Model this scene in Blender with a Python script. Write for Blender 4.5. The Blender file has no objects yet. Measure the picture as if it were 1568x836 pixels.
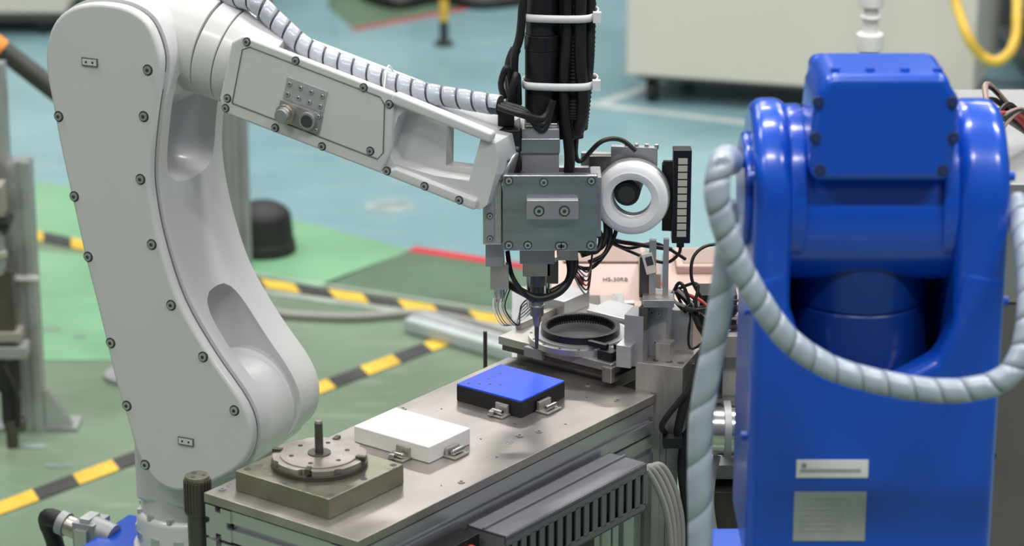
import bpy, bmesh, math, random
from mathutils import Vector, Matrix
random.seed(4)
sc=bpy.context.scene
try:
    sc.view_settings.view_transform='Standard'
except Exception: pass
COL=sc.collection
R=math.radians
# ------------------------------------------------------------ materials
def mat(name,col,rough=.5,metal=0.,var=.06,scale=12.,bump=0.,coat=0.,stretch=None,spec=.5,emit=0.,alpha=1.,rvar=.08):
    m=bpy.data.materials.new(name); m.use_nodes=True; nt=m.node_tree; N=nt.nodes; L=nt.links
    b=N['Principled BSDF']
    tc=N.new('ShaderNodeTexCoord'); mp=N.new('ShaderNodeMapping'); L.new(tc.outputs['Object'],mp.inputs[0])
    if stretch: mp.inputs['Scale'].default_value=stretch
    nz=N.new('ShaderNodeTexNoise'); nz.inputs['Scale'].default_value=scale; nz.inputs['Detail'].default_value=5
    L.new(mp.outputs[0],nz.inputs['Vector'])
    cr=N.new('ShaderNodeValToRGB'); L.new(nz.outputs[0],cr.inputs[0])
    cr.color_ramp.elements[0].position=.3; cr.color_ramp.elements[1].position=.7
    cr.color_ramp.elements[0].color=tuple(max(0,c*(1-var)) for c in col)+(1,)
    cr.color_ramp.elements[1].color=tuple(min(1,c*(1+var)) for c in col)+(1,)
    L.new(cr.outputs[0],b.inputs['Base Color'])
    mr=N.new('ShaderNodeMapRange'); L.new(nz.outputs[0],mr.inputs[0])
    mr.inputs[3].default_value=max(.02,rough-rvar); mr.inputs[4].default_value=min(1,rough+rvar)
    L.new(mr.outputs[0],b.inputs['Roughness'])
    b.inputs['Metallic'].default_value=metal
    b.inputs['Coat Weight'].default_value=coat; b.inputs['Coat Roughness'].default_value=.12
    b.inputs['Specular IOR Level'].default_value=spec
    if bump:
        bp=N.new('ShaderNodeBump'); bp.inputs['Strength'].default_value=bump; bp.inputs['Distance'].default_value=.002
        L.new(nz.outputs[0],bp.inputs['Height']); L.new(bp.outputs[0],b.inputs['Normal'])
    return m
M={}
M['white']=mat('white_paint',(.62,.63,.63),.30,0,.02,6,coat=.3)
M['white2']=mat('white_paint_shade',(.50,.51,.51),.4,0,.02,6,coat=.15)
M['seam']=mat('seam_grey',(.14,.145,.15),.6)
M['blue']=mat('blue_paint',(.004,.080,.56),.25,0,.03,5,coat=.4)
M['bluedk']=mat('blue_paint_shaded',(.003,.032,.20),.35,0,.05,5,coat=.3)  # darker copy of the blue paint; recess shade put into the colour
M['steel']=mat('brushed_steel',(.46,.435,.41),.36,.8,.14,30,stretch=(1,12,1))
M['steelb']=mat('ring_body_steel',(.56,.54,.52),.33,.75,.10,30)
M['tabletop']=mat('worn_steel_top',(.42,.39,.37),.33,.8,.20,9,bump=.07,stretch=(1,1.6,1),rvar=.15)
M['alu']=mat('aluminium',(.58,.59,.60),.33,.8,.05,20,stretch=(1,1,8))
M['alum2']=mat('aluminium_matt',(.36,.37,.38),.5,.55,.08,20)
M['plate']=mat('tool_plate_aluminium',(.36,.39,.45),.28,.85,.12,18,stretch=(1,1,5))
M['chrome']=mat('polished_steel',(.72,.71,.69),.18,1,.06,25)
M['dsteel']=mat('dark_steel',(.13,.12,.11),.35,.8,.15,30)
M['nozz']=mat('nozzle_steel',(.27,.26,.25),.45,.6,.1,30)
M['iron']=mat('ground_iron',(.29,.285,.215),.28,.85,.22,16,bump=.05)
M['disc']=mat('worn_disc_steel',(.48,.44,.41),.32,.85,.25,30,bump=.1)
M['black']=mat('black_plastic',(.010,.010,.011),.45,0,.2,20)
M['blackg']=mat('black_anodised',(.018,.018,.020),.3,.3,.2,20)
M['rubber']=mat('black_rubber',(.014,.014,.015),.6,0,.2,20)
M['whiteblk']=mat('white_painted_block',(.74,.73,.71),.5,0,.06,14,bump=.04)
M['rust']=mat('rust_stain',(.30,.22,.14),.7,0,.3,60)
M['chip']=mat('worn_paint_scratch',(.56,.51,.43),.6,0,.12,60)
M['bluetop']=mat('blue_plate',(.010,.085,.85),.4,0,.04,10)
M['pink']=mat('pale_pink_enamel',(.48,.345,.305),.45,0,.03,8)
M['pinkdk']=mat('pink_brown_lid',(.32,.23,.20),.5,0,.05,8)
M['tube']=mat('spiral_wrap_plastic',(.46,.50,.56),.28,0,.10,40,coat=.4)
M['tubein']=mat('bundled_hose_dark',(.05,.055,.065),.5,0,.2,50)
M['tubeb']=mat('spiral_wrap_milky',(.38,.44,.53),.32,0,.08,40,coat=.3)
M['tubebin']=mat('hose_inner_blue_grey',(.13,.16,.21),.5,0,.15,40)
M['tie']=mat('nylon_tie',(.80,.80,.80),.4)
M['cream']=mat('cream_enamel',(.68,.64,.55),.55,0,.02,3)
M['greyb']=mat('warm_grey_block',(.34,.32,.29),.45,.3,.05,12)
M['yellow']=mat('yellow_tape',(.72,.47,.05),.5,0,.15,14)
M['tapeblk']=mat('black_tape',(.040,.042,.040),.5,0,.3,14)
M['orange']=mat('orange_paint',(.85,.28,.02),.5)
M['red']=mat('red_paint',(.50,.035,.045),.5,0,.15,10)
M['wline']=mat('white_line',(.46,.52,.52),.5,0,.12,10)
M['pline']=mat('pale_line',(.33,.38,.33),.5,0,.2,10)
M['ringw']=mat('diffuser_white',(.82,.83,.84),.35,0,.02,10,coat=.3)
M['barl']=mat('bar_light_diffuser',(.52,.50,.42),.4)
M['label']=mat('label_silver',(.42,.44,.44),.4,.2,.05,60)
M['ink']=mat('ink',(.04,.045,.05),.6)
M['lens']=mat('lens_glass',(.01,.01,.02),.08,0,.1,10,coat=1)
M['greycab']=mat('grey_cabinet',(.14,.135,.13),.5,0,.05,6)
M['traygrey']=mat('tray_dark_grey',(.20,.205,.225),.40,.35,.06,10)
M['cablegrey']=mat('cable_grey',(.30,.30,.28),.5)
M['redwire']=mat('red_wire',(.45,.05,.04),.5)
M['brass']=mat('nickel_connector',(.55,.5,.45),.3,.9,.1,30)
def floor_mat(name,col,patch,rough=.3,scale=1.6,amt=.4):
    m=mat(name,col,rough,0,.12,scale,coat=.1)
    nt=m.node_tree;N=nt.nodes;L=nt.links;b=N['Principled BSDF']
    base=b.inputs['Base Color'].links[0].from_socket
    tc=N.new('ShaderNodeTexCoord'); mp=N.new('ShaderNodeMapping'); L.new(tc.outputs['Object'],mp.inputs[0])
    mp.inputs['Rotation'].default_value=(0,0,.7); mp.inputs['Scale'].default_value=(2,9,1)
    n=N.new('ShaderNodeTexNoise'); n.inputs['Scale'].default_value=2.5; n.inputs['Detail'].default_value=6; L.new(mp.outputs[0],n.inputs['Vector'])
    r=N.new('ShaderNodeValToRGB'); L.new(n.outputs[0],r.inputs[0]); r.color_ramp.elements[0].position=.56; r.color_ramp.elements[1].position=.72
    r.color_ramp.elements[0].color=(0,0,0,1); r.color_ramp.elements[1].color=(amt,amt,amt,1)
    mx=N.new('ShaderNodeMixRGB'); L.new(r.outputs[0],mx.inputs[0]); L.new(base,mx.inputs[1]); mx.inputs[2].default_value=patch+(1,)
    L.new(mx.outputs[0],b.inputs['Base Color'])
    return m
M['floor']=floor_mat('green_epoxy_floor',(.172,.245,.165),(.34,.37,.29),.3,1.6,.45)
M['tgreen']=floor_mat('teal_painted_floor',(.21,.365,.405),(.36,.45,.46),.28,2.2,.5)  # lighter patches paint glossy reflections into the teal colour
M['lgreen']=floor_mat('light_green_floor',(.20,.42,.245),(.30,.45,.30),.3,3,.3)
M['dgreen']=floor_mat('dark_green_floor',(.11,.18,.12),(.2,.25,.2),.35,4,.4)
# ------------------------------------------------------------ mesh tools
def G(name,loc=(0,0,0),rz=0.,parent=None):
    e=bpy.data.objects.new(name,None); COL.objects.link(e); e.location=loc; e.rotation_euler=(0,0,rz); e.empty_display_size=.05
    if parent: e.parent=parent
    return e
def smooth_path(pts,res=8,closed=False):
    P=[Vector(p) for p in pts]; n=len(P); out=[]
    rng=range(n) if closed else range(n-1)
    for i in rng:
        if closed: a,b,c,d=P[i-1],P[i],P[(i+1)%n],P[(i+2)%n]
        else: a,b,c,d=P[max(i-1,0)],P[i],P[i+1],P[min(i+2,n-1)]
        for k in range(res):
            t=k/res
            out.append(.5*((2*b)+(c-a)*t+(2*a-5*b+4*c-d)*t*t+(3*b-a-3*c+d)*t**3))
    if not closed: out.append(P[-1])
    return out
class MB:
    def __init__(s): s.bm=bmesh.new(); s.mats=[]
    def mi(s,m):
        m=M[m]
        if m not in s.mats: s.mats.append(m)
        return s.mats.index(m)
    def _fin(s,verts,m):
        i=s.mi(m)
        for v in verts:
            for f in v.link_faces: f.material_index=i
        return s
    def box(s,c,d,m,rot=None):
        mt=Matrix.Translation(c)
        if rot is not None: mt=mt@rot.to_4x4()
        mt=mt@Matrix.Diagonal((d[0],d[1],d[2],1))
        return s._fin(bmesh.ops.create_cube(s.bm,size=1,matrix=mt)['verts'],m)
    def bx(s,x0,x1,y0,y1,z0,z1,m):
        return s.box(((x0+x1)/2,(y0+y1)/2,(z0+z1)/2),(abs(x1-x0),abs(y1-y0),abs(z1-z0)),m)
    def cyl(s,p0,p1,r,m,r2=None,seg=32):
        p0=Vector(p0);p1=Vector(p1);d=p1-p0
        q=Vector((0,0,1)).rotation_difference(d.normalized()).to_matrix().to_4x4()
        mt=Matrix.Translation((p0+p1)/2)@q
        return s._fin(bmesh.ops.create_cone(s.bm,cap_ends=True,segments=seg,radius1=r,radius2=r if r2 is None else r2,depth=d.length,matrix=mt)['verts'],m)
    def ell(s,c,rad,m,rot=None,u=32,v=18):
        mt=Matrix.Translation(c)
        if rot is not None: mt=mt@rot.to_4x4()
        mt=mt@Matrix.Diagonal((rad[0],rad[1],rad[2],1))
        return s._fin(bmesh.ops.create_uvsphere(s.bm,u_segments=u,v_segments=v,radius=1,matrix=mt)['verts'],m)
    def prism(s,pts,a0,a1,m,axis='y'):
        def mk(p,a):
            if axis=='y': return (p[0],a,p[1])
            if axis=='x': return (a,p[0],p[1])
            return (p[0],p[1],a)
        A=[s.bm.verts.new(mk(p,a0)) for p in pts]; B=[s.bm.verts.new(mk(p,a1)) for p in pts]
        i=s.mi(m); n=len(pts); fs=[s.bm.faces.new(A),s.bm.faces.new(B[::-1])]
        for k in range(n): fs.append(s.bm.faces.new((A[k],B[k],B[(k+1)%n],A[(k+1)%n])))
        for f in fs: f.material_index=i
        bmesh.ops.recalc_face_normals(s.bm,faces=fs)
        return s
    def frames(s,P):
        T=[]
        for i in range(len(P)):
            T.append((P[min(i+1,len(P)-1)]-P[max(i-1,0)]).normalized())
        up=Vector((0,0,1)) if abs(T[0].z)<.9 else Vector((1,0,0))
        n=T[0].cross(up).normalized(); out=[]
        for i in range(len(P)):
            n=(n-T[i]*n.dot(T[i])).normalized(); out.append((P[i],T[i],n,T[i].cross(n)))
        return out
    def tube(s,pts,r,m,seg=12,res=8,sm=True,ridge=0):
        P=smooth_path(pts,res) if sm else [Vector(p) for p in pts]
        fr=s.frames(P); rings=[]; i=s.mi(m); fs=[]
        for k,(p,t,n,b) in enumerate(fr):
            rr=r*(1+ridge*(k%2))
            rings.append([s.bm.verts.new(p+(n*math.cos(2*math.pi*j/seg)+b*math.sin(2*math.pi*j/seg))*rr) for j in range(seg)])
        for a,b2 in zip(rings,rings[1:]):
            for j in range(seg): fs.append(s.bm.faces.new((a[j],a[(j+1)%seg],b2[(j+1)%seg],b2[j])))
        fs.append(s.bm.faces.new(rings[0][::-1])); fs.append(s.bm.faces.new(rings[-1]))
        for f in fs: f.material_index=i
        bmesh.ops.recalc_face_normals(s.bm,faces=fs)
        return s
    def spiral(s,pts,r,m,pitch,width,res=10):
        P=smooth_path(pts,res); fr=s.frames(P)
        L=[0]
        for a,b in zip(P,P[1:]): L.append(L[-1]+(b-a).length)
        def at(d):
            d=max(0,min(d,L[-1]-1e-6))
            lo,hi=0,len(L)-1
            while hi-lo>1:
                md=(lo+hi)//2
                if L[md]<=d: lo=md
                else: hi=md
            t=(d-L[lo])/max(1e-9,L[hi]-L[lo]); A=fr[lo];B=fr[hi]
            return [A[q].lerp(B[q],t) for q in range(4)]
        seg=20; n=int(L[-1]/pitch*seg); i=s.mi(m); prev=None
        for k in range(n):
            d=k/seg*pitch; ph=2*math.pi*k/seg; row=[]
            for q in (-.5,-.49,-.2,.2,.49,.5):
                p,t,nn,b=at(d+q*width); rr=r*(1.0 if abs(q)==.5 else 1.055+(.015 if abs(q)==.2 else 0))
                row.append(s.bm.verts.new(p+(nn*math.cos(ph)+b*math.sin(ph))*rr))
            if prev:
                for j in range(5):
                    f=s.bm.faces.new((prev[j],prev[j+1],row[j+1],row[j])); f.material_index=i
            prev=row
        return s
    def screw(s,p,ax,r,m='alu',rec='seam'):
        p=Vector(p);a=Vector(ax).normalized()
        s.cyl(p-a*.002,p+a*.0006,r*1.35,rec,seg=20)
        s.cyl(p-a*.001,p+a*.0025,r,m,seg=16)
        s.cyl(p,p+a*.0028,r*.5,'ink',seg=6)
        return s
    def done(s,name,parent=None,bevel=.0,seg=2,boolcut=None,loc=None,rot=None):
        me=bpy.data.meshes.new(name)
        for f in s.bm.faces: f.smooth=True
        if not bevel and not boolcut:
            for e in s.bm.edges:
                if len(e.link_faces)==2 and e.calc_face_angle(0)>R(35): e.smooth=False
        s.bm.to_mesh(me); s.bm.free()
        for m in s.mats: me.materials.append(m)
        ob=bpy.data.objects.new(name,me); COL.objects.link(ob)
        if boolcut:
            for c in boolcut:
                md=ob.modifiers.new('b','BOOLEAN'); md.object=c; md.operation='DIFFERENCE'; md.solver='EXACT'
            bpy.context.view_layer.update()
            dg=bpy.context.evaluated_depsgraph_get()
            nm=bpy.data.meshes.new_from_object(ob.evaluated_get(dg)); ob.modifiers.clear(); ob.data=nm
            for c in boolcut: bpy.data.objects.remove(c)
            for p in nm.polygons: p.use_smooth=True
        if bevel:
            md=ob.modifiers.new('bev','BEVEL'); md.width=bevel; md.segments=seg; md.limit_method='ANGLE'; md.angle_limit=R(38)
        if bevel or boolcut:
            w=ob.modifiers.new('wn','WEIGHTED_NORMAL'); w.keep_sharp=True
        if parent: ob.parent=parent
        if loc: ob.location=loc
        if rot: ob.rotation_euler=rot
        return ob
# ------------------------------------------------------------ floor
mb=MB(); mb.prism([(-9,-2),(9,-2),(9,16),(-9,16)],-.05,0,'floor','z'); mb.done('floor')
def zone(name,pts,m,z):
    mb=MB(); mb.prism(pts,z-.0006,z,m,'z'); return mb.done(name)
zone('teal_floor_zone',[(-9,8.0),(-1.6,7.16),(-1.109,6.914),(-.678,6.748),(-.243,6.39),(.025,6.251),(.8,6.0),(4,5.6),(4,15),(-9,15)],'tgreen',.001)
zone('green_floor_zone',[(-3,7.55),(-1.6,7.16),(-1.109,6.914),(-.678,6.748),(-.243,6.39),(-.447,6.1),(-1.9,6.93),(-3,7.3)],'lgreen',.0016)
zone('green_floor_zone',[(-1.6,6.5),(-1.03,6.35),(-.86,6.25),(-.84,5.60),(-1.15,5.6),(-1.7,6.0)],'lgreen',.0016)
zone('dark_green_floor_zone',[(-.243,6.385),(.2,6.14),(.2,5.84),(-.013,5.945),(-.447,6.12)],'dgreen',.0016)
zone('green_floor_zone',[(-.62,9.6),(-.62,9.1),(-.514,8.756),(-.182,9.045),(.1,9.3),(.1,9.6)],'dgreen',.0016)
def strip(name,pts,w,m,z):
    P=[Vector((p[0],p[1],0)) for p in pts]; mb=MB()
    for a,b in zip(P,P[1:]):
        d=(b-a).normalized(); n=Vector((-d.y,d.x,0))*w/2
        mb.prism([(a-n)[:2],(b-n)[:2],(b+n)[:2],(a+n)[:2]],z-.0008,z,m,'z')
    return mb.done(name)
strip('red_floor_line',[(-.243,6.395),(.16,6.19),(.5,6.05)],.04,'red',.0026)
strip('red_floor_line',[(-.514,8.74),(-.182,9.03),(.1,9.3)],.025,'red',.0026)
strip('white_floor_line',[(.2,7.80),(.674,7.571),(1.4,7.2)],.04,'wline',.0026)
strip('white_floor_line',[(.26,7.80),(.45,8.05)],.04,'wline',.0026)
strip('pale_floor_line',[(-.61,6.20),(-.013,5.92),(.3,5.76)],.014,'pline',.0022)
strip('pale_floor_line',[(-.61,6.085),(-.013,5.825),(.3,5.675)],.03,'pline',.0022)
def hazard(name,a,b,w,seg,z=.003,skew=.5):
    a=Vector((a[0],a[1],0));b=Vector((b[0],b[1],0));d=(b-a).normalized();n=Vector((-d.y,d.x,0))*w/2
    L=(b-a).length;k=0;mb=MB();s=0
    while s<L:
        e=min(L,s+seg); sk=d*w*skew
        q=[a+d*s-n-sk/2,a+d*e-n-sk/2,a+d*e+n+sk/2,a+d*s+n+sk/2]
        mb.prism([v[:2] for v in q],z-.001,z,'yellow' if k%2 else 'tapeblk','z'); s=e;k+=1
    return mb.done(name)
hazard('hazard_tape',(-1.55,4.09),(-.105,5.775),.050,.10)
hazard('hazard_tape',(-1.30,6.59),(-.61,6.145),.06,.09,skew=-.9)
hazard('hazard_tape',(-.66,6.165),(.55,5.60),.052,.09,skew=-.9)
def blotches(name,lst,m,z=.0018):
    mb=MB()
    for (x,y,w,h) in lst:
        pts=[(x+math.cos(t)*w*.5*(1+.25*random.random()),y+math.sin(t)*h*(1+.3*random.random())) for t in [i*math.pi/7 for i in range(14)]]
        mb.prism(pts,z-.0006,z,m,'z')
    return mb.done(name)
M['scuff']=mat('faded_scuff',(.27,.34,.33),.5,0,.3,20)
M['stain']=mat('dull_stain',(.16,.24,.17),.5,0,.3,20)
blotches('floor_scuff_marks',[(-.31,6.76,.12,.05),(-.95,5.1,.06,.010),(-.88,5.0,.05,.008),(.62,7.1,.10,.03),(.2,6.9,.06,.02),(-.5,5.35,.04,.01),(-.30,5.2,.05,.008)],'scuff')
blotches('floor_stain_marks',[(-1.12,5.85,.05,.02),(-1.02,5.80,.04,.012),(-.42,7.6,.10,.03),(-.95,5.75,.03,.01),(.1,7.2,.08,.03)],'stain')
# ------------------------------------------------------------ WHITE ROBOT ARM
rob=G('industrial_robot_arm',(-.023,3.291,0),R(-24))
cov=[(-.561,1.244),(-.601,1.235),(-.630,1.214),(-.646,1.181),(-.649,1.142),(-.642,1.094),(-.633,1.036),(-.619,.966),(-.605,.895),(-.590,.832),(-.576,.769),(-.564,.715),(-.550,.669),(-.537,.624),(-.518,.591),(-.491,.574),(-.458,.575),(-.411,.597),(-.365,.632),(-.350,.673),(-.362,.718),(-.411,.781),(-.454,.849),(-.480,.927),(-.491,.990),(-.491,1.035),(-.482,1.097),(-.471,1.151),(-.470,1.185),(-.486,1.223),(-.517,1.241)]
cs=[(p.x,p.y) for p in smooth_path([(a,b,0) for a,b in cov],4,True)]
def inset(pts,d):
    out=[];n=len(pts)
    for i in range(n):
        a=Vector(pts[i-1]);b=Vector(pts[(i+1)%n]);t=(b-a).normalized();nr=Vector((-t.y,t.x))
        out.append(tuple(Vector(pts[i])+nr*d))
    return out
t=inset(cs,.005); sgn=1 if (max(p[0] for p in t)<max(p[0] for p in cs)) else -1
MB().prism(inset(cs,.0025*sgn),0,.018,'white').done('lower_arm_cover',rob,.006,3)
MB().prism(inset(cs,.0055*sgn),.012,.03,'seam').done('cover_gasket',rob)
def cutter(a,b,ra,rb,rh):
    mb=MB()
    a=Vector(a);b=Vector(b);d=(b-a).normalized(); side=Vector((0,1,0)); out=d.cross(side)
    rings=[];K=26
    for i in range(K+1):
        t=-1+2*i/K
        c=(a+b)/2+(b-a)/2*t+d*ra*math.sin(t*math.pi/2)
        rr=math.sqrt(max(1e-4,1-abs(t)**5))
        rings.append([mb.bm.verts.new(c+side*math.cos(2*math.pi*j/24)*rb*rr+out*math.sin(2*math.pi*j/24)*rh*rr) for j in range(24)])
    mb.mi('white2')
    for p,q in zip(rings,rings[1:]):
        for j in range(24): mb.bm.faces.new((p[j],p[(j+1)%24],q[(j+1)%24],q[j]))
    mb.bm.faces.new(rings[0][::-1]); mb.bm.faces.new(rings[-1])
    bmesh.ops.recalc_face_normals(mb.bm,faces=list(mb.bm.faces))
    return mb.done('cut')
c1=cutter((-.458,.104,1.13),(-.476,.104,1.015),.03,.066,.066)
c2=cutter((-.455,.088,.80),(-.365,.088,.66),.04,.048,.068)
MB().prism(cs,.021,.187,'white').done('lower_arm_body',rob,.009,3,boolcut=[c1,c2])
mb=MB(); mb.cyl((-.556,.012,1.157),(-.556,.178,1.157),.080,'white',seg=64); mb.cyl((-.438,.03,.668),(-.438,.178,.668),.080,'white',seg=64)
mb.done('joint_barrels',rob,.004)
mb=MB()
for h,z in [(-.488,1.160),(-.497,1.097),(-.506,1.011),(-.493,.923),(-.467,.842),(-.421,.776),(-.376,.707),(-.518,.606),(-.551,.688),(-.572,.775),(-.601,.893),(-.618,.975),(-.636,1.083)]:
    hh=h+(.006 if h<-.54 else -.002)
    mb.screw((hh,0,z),(0,-1,0),.0054,'alu','ink')
for h,z in [(-.577,1.162),(-.454,.651)]:
    mb.box((h,-.0006,z),(.024,.003,.011),'seam'); mb.box((h,-.001,z),(.021,.0034,.008),'white')
    mb.cyl((h-.005,-.003,z),(h-.005,0,z),.0016,'ink',seg=10); mb.cyl((h+.005,-.003,z),(h+.005,0,z),.0016,'ink',seg=10)
mb.done('cover_screws',rob)
bxh=-.522
mb=MB()
mb.cyl((bxh,.10,.50),(bxh,.10,.60),.060,'white',seg=64)
mb.bx(-.565,-.40,.04,.165,.53,.64,'white')
mb.cyl((bxh,.10,.455),(bxh,.10,.507),.067,'white',seg=64)
mb.done('turret',rob,.008,3)
mb=MB()
mb.cyl((bxh,.10,.42),(bxh,.10,.457),.073,'white',seg=64)
mb.bx(-.60,-.44,.01,.2,.36,.421,'white')
mb.done('base_body',rob,.004)
mb=MB()
for k in range(12):
    a=k*math.pi/6+.2; x=bxh+.062*math.cos(a); y=.10+.062*math.sin(a)
    mb.cyl((x,y,.505),(x,y,.511),.0045,'alu',seg=12)
    x2=bxh+.0725*math.cos(a); y2=.10+.0725*math.sin(a)
    mb.box((x2,y2,.438),(.008,.012,.012),'alu',Matrix.Rotation(a,3,'Z'))
    x3=bxh+.067*math.cos(a+.2); y3=.10+.067*math.sin(a+.2)
    mb.box((x3,y3,.476),(.004,.013,.010),'alu',Matrix.Rotation(a+.2,3,'Z'))
mb.done('flange_bolts',rob)
mb=MB(); mb.bx(-.66,-.41,-.03,.24,.33,.362,'blue'); mb.bx(-.652,-.58,.03,.16,.36,.450,'blue'); mb.done('blue_base_bracket',rob,.004)
mb=MB(); mb.bx(-.64,-.43,-.01,.22,.0,.331,'greycab'); mb.bx(-.68,-.39,-.05,.26,0,.015,'alum2'); mb.done('pedestal',rob,.003)
mb=MB(); q=.045
def qz(x,y,z): return (x+q,y,z+.012)
mb.cyl(qz(-.68,.09,.43),qz(-.715,.09,.438),.020,'alum2'); mb.bx(-.735+q,-.70+q,.07,.115,.417,.464,'alum2')
mb.cyl(qz(-.735,.09,.432),qz(-.757,.09,.437),.015,'brass'); mb.cyl(qz(-.757,.09,.437),qz(-.768,.09,.44),.018,'alum2')
mb.box(qz(-.718,.068,.43),(.02,.01,.03),'alu'); mb.box(qz(-.718,.09,.455),(.016,.03,.006),'alu')
mb.tube([qz(-.765,.09,.44),qz(-.785,.09,.444),qz(-.797,.10,.43),qz(-.797,.12,.38),qz(-.78,.15,.2),(-.735,.16,.01)],.013,'rubber')
mb.done('base_connector',rob,.002)
ca,sa=.9724,.2334
fa=G('forearm',(-.555,0,1.155),0,rob); fa.rotation_euler=(0,math.asin(sa),0)
mb=MB()
mb.cyl((.02,.112,.040),(.098,.112,.040),.069,'white',seg=64)
mb.cyl((.0995,.112,.040),(.128,.112,.039),.0685,'white',r2=.0665,seg=64)
mb.cyl((.1295,.112,.039),(.20,.112,.036),.0665,'white',r2=.058,seg=64)
mb.done('wrist_roll_housing',fa,.0015)
mb=MB(); mb.ell((-.0,.112,.02),(.098,.075,.09),'white'); mb.done('elbow_casting',fa)
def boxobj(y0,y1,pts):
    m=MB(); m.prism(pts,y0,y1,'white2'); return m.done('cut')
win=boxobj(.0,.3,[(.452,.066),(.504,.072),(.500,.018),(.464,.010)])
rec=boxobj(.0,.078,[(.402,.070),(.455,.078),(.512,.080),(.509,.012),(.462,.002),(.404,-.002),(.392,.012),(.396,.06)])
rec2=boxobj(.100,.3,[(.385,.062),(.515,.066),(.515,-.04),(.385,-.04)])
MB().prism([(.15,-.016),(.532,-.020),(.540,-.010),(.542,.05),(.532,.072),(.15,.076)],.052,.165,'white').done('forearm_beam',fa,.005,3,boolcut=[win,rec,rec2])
MB().prism([(.155,-.018),(.392,-.019),(.398,.02),(.386,.090),(.165,.093),(.150,.08),(.148,.0)],.044,.056,'white').done('forearm_side_cover',fa,.004,3)
MB().prism([(.386,-.019),(.528,-.021),(.528,-.006),(.41,-.004)],.044,.056,'white').done('forearm_lower_rib',fa,.004,3)
MB().prism([(.380,.076),(.528,.072),(.528,.086),(.386,.091)],.044,.060,'white').done('forearm_upper_rib',fa,.004,3)
def loopseam(mb,pts,y,r=.0009,m='seam'):
    mb.tube([(p[0],y,p[1]) for p in pts]+[(pts[0][0],y,pts[0][1])],r,m,6,1,sm=False)
mb=MB()
loopseam(mb,[(.168,.0),(.384,-.001),(.390,.010),(.378,.072),(.370,.080),(.178,.082),(.168,.075)],.0438)
for u,w in [(.172,.087),(.245,.086),(.345,.084),(.384,.075),(.160,.004),(.235,-.011),(.305,-.012),(.372,.006),(.40,-.012),(.455,-.013),(.505,-.014),(.160,-.010)]:
    mb.screw((u,.044,w),(0,-1,0),.0042,'alu','ink')
mb.done('forearm_screws',fa)
mb=MB()
mb.bx(.236,.298,.040,.046,.004,.030,'alum2'); mb.bx(.238,.298,.0425,.045,.032,.062,'label')
mb.cyl((.252,.045,.018),(.252,.022,.018),.0105,'brass'); mb.cyl((.252,.03,.018),(.252,.016,.018),.009,'alum2'); mb.cyl((.252,.03,.018),(.252,.026,.018),.013,'brass')
mb.cyl((.281,.045,.017),(.281,.034,.017),.0115,'alum2'); mb.cyl((.281,.04,.017),(.281,.0335,.017),.0085,'ink')
for i in range(4):
    for j in range(2): mb.screw((.244+i*.016,.043,.040+j*.014),(0,-1,0),.0030,'alu','alum2')
for u,w in [(.24,.008),(.294,.008),(.294,.027)]: mb.screw((u,.0405,w),(0,-1,0),.0028)
mb.done('connector_panel',fa,.0006)
mb=MB()
mb.cyl((.506,.108,.020),(.530,.108,.020),.038,'white',seg=48); mb.cyl((.5315,.108,.020),(.540,.108,.020),.0375,'white',seg=48); mb.cyl((.540,.108,.020),(.546,.108,.020),.030,'alu',seg=48)
mb.cyl((.54,.118,.005),(.585,.128,-.005),.020,'dsteel',seg=40)
mb.done('wrist_joint',fa,.003)
mb=MB()
for k in range(8):
    a=k*math.pi/4; mb.cyl((.540,.108+.034*math.cos(a),.020+.034*math.sin(a)),(.544,.108+.034*math.cos(a),.020+.034*math.sin(a)),.0028,'seam',seg=12)
mb.done('wrist_flange_screws',fa)
sp=[(-.60,.14,1.27),(-.52,.13,1.285),(-.44,.11,1.245),(-.385,.10,1.238),(-.352,.10,1.214),(-.312,.10,1.186),(-.265,.10,1.170),(-.208,.10,1.156),(-.142,.10,1.143),(-.078,.10,1.139),(-.036,.10,1.137)]
mb=MB(); mb.tube(sp,.0125,'tubein'); mb.done('cable_harness_core',rob)
mb=MB(); mb.spiral(sp,.0125,'tube',.0215,.0185); mb.done('cable_harness_wrap',rob)
mb=MB(); mb.tube([(-.60,.14,1.28),(-.56,.16,1.25),(-.54,.16,1.20)],.0125,'tubein'); mb.tube([(-.37,.105,1.24),(-.40,.13,1.19),(-.42,.13,1.16)],.008,'black')
for dx in (-.008,0,.008): mb.tube([(-.036,.10+dx,1.137),(-.01,.11+dx,1.128),(.01,.13,1.11-dx),(.02,.14,1.14)],.0045,'black')
mb.tube([(-.19,.118,1.150),(-.192,.10,1.173),(-.190,.082,1.15),(-.188,.075,1.12)],.0012,'tie',6); mb.done('cable_ends',rob)
# ------------------------------------------------------------ SCREWDRIVING TOOL HEAD
tl=G('screwdriving_tool_head',(0,0,0))
mb=MB()
mb.bx(-.012,.108,3.362,3.374,.955,1.055,'plate')
mb.bx(.018,.084,3.350,3.363,1.000,1.026,'alum2')
mb.bx(-.037,-.013,3.372,3.44,.960,1.064,'alu')
mb.bx(-.037,.0,3.40,3.44,.955,1.07,'alum2')
mb.bx(.0,.10,3.374,3.43,.965,1.04,'dsteel')
mb.bx(-.034,-.022,3.368,3.374,.965,1.055,'alum2')
mb.bx(.10,.114,3.39,3.44,.965,1.045,'alum2')
mb.done('mounting_plates',tl,.0015)
mb=MB()
for x,z in [(-.004,.963),(.02,.963),(.06,.962),(.1,.963),(-.004,1.048),(.1,1.048),(.04,1.046),(.065,.962)]: mb.screw((x,3.362,z),(0,-1,0),.0042,'alu','ink')
for x,z in [(.034,1.012),(.066,1.012)]: mb.screw((x,3.350,z),(0,-1,0),.0052,'chrome','ink')
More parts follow.
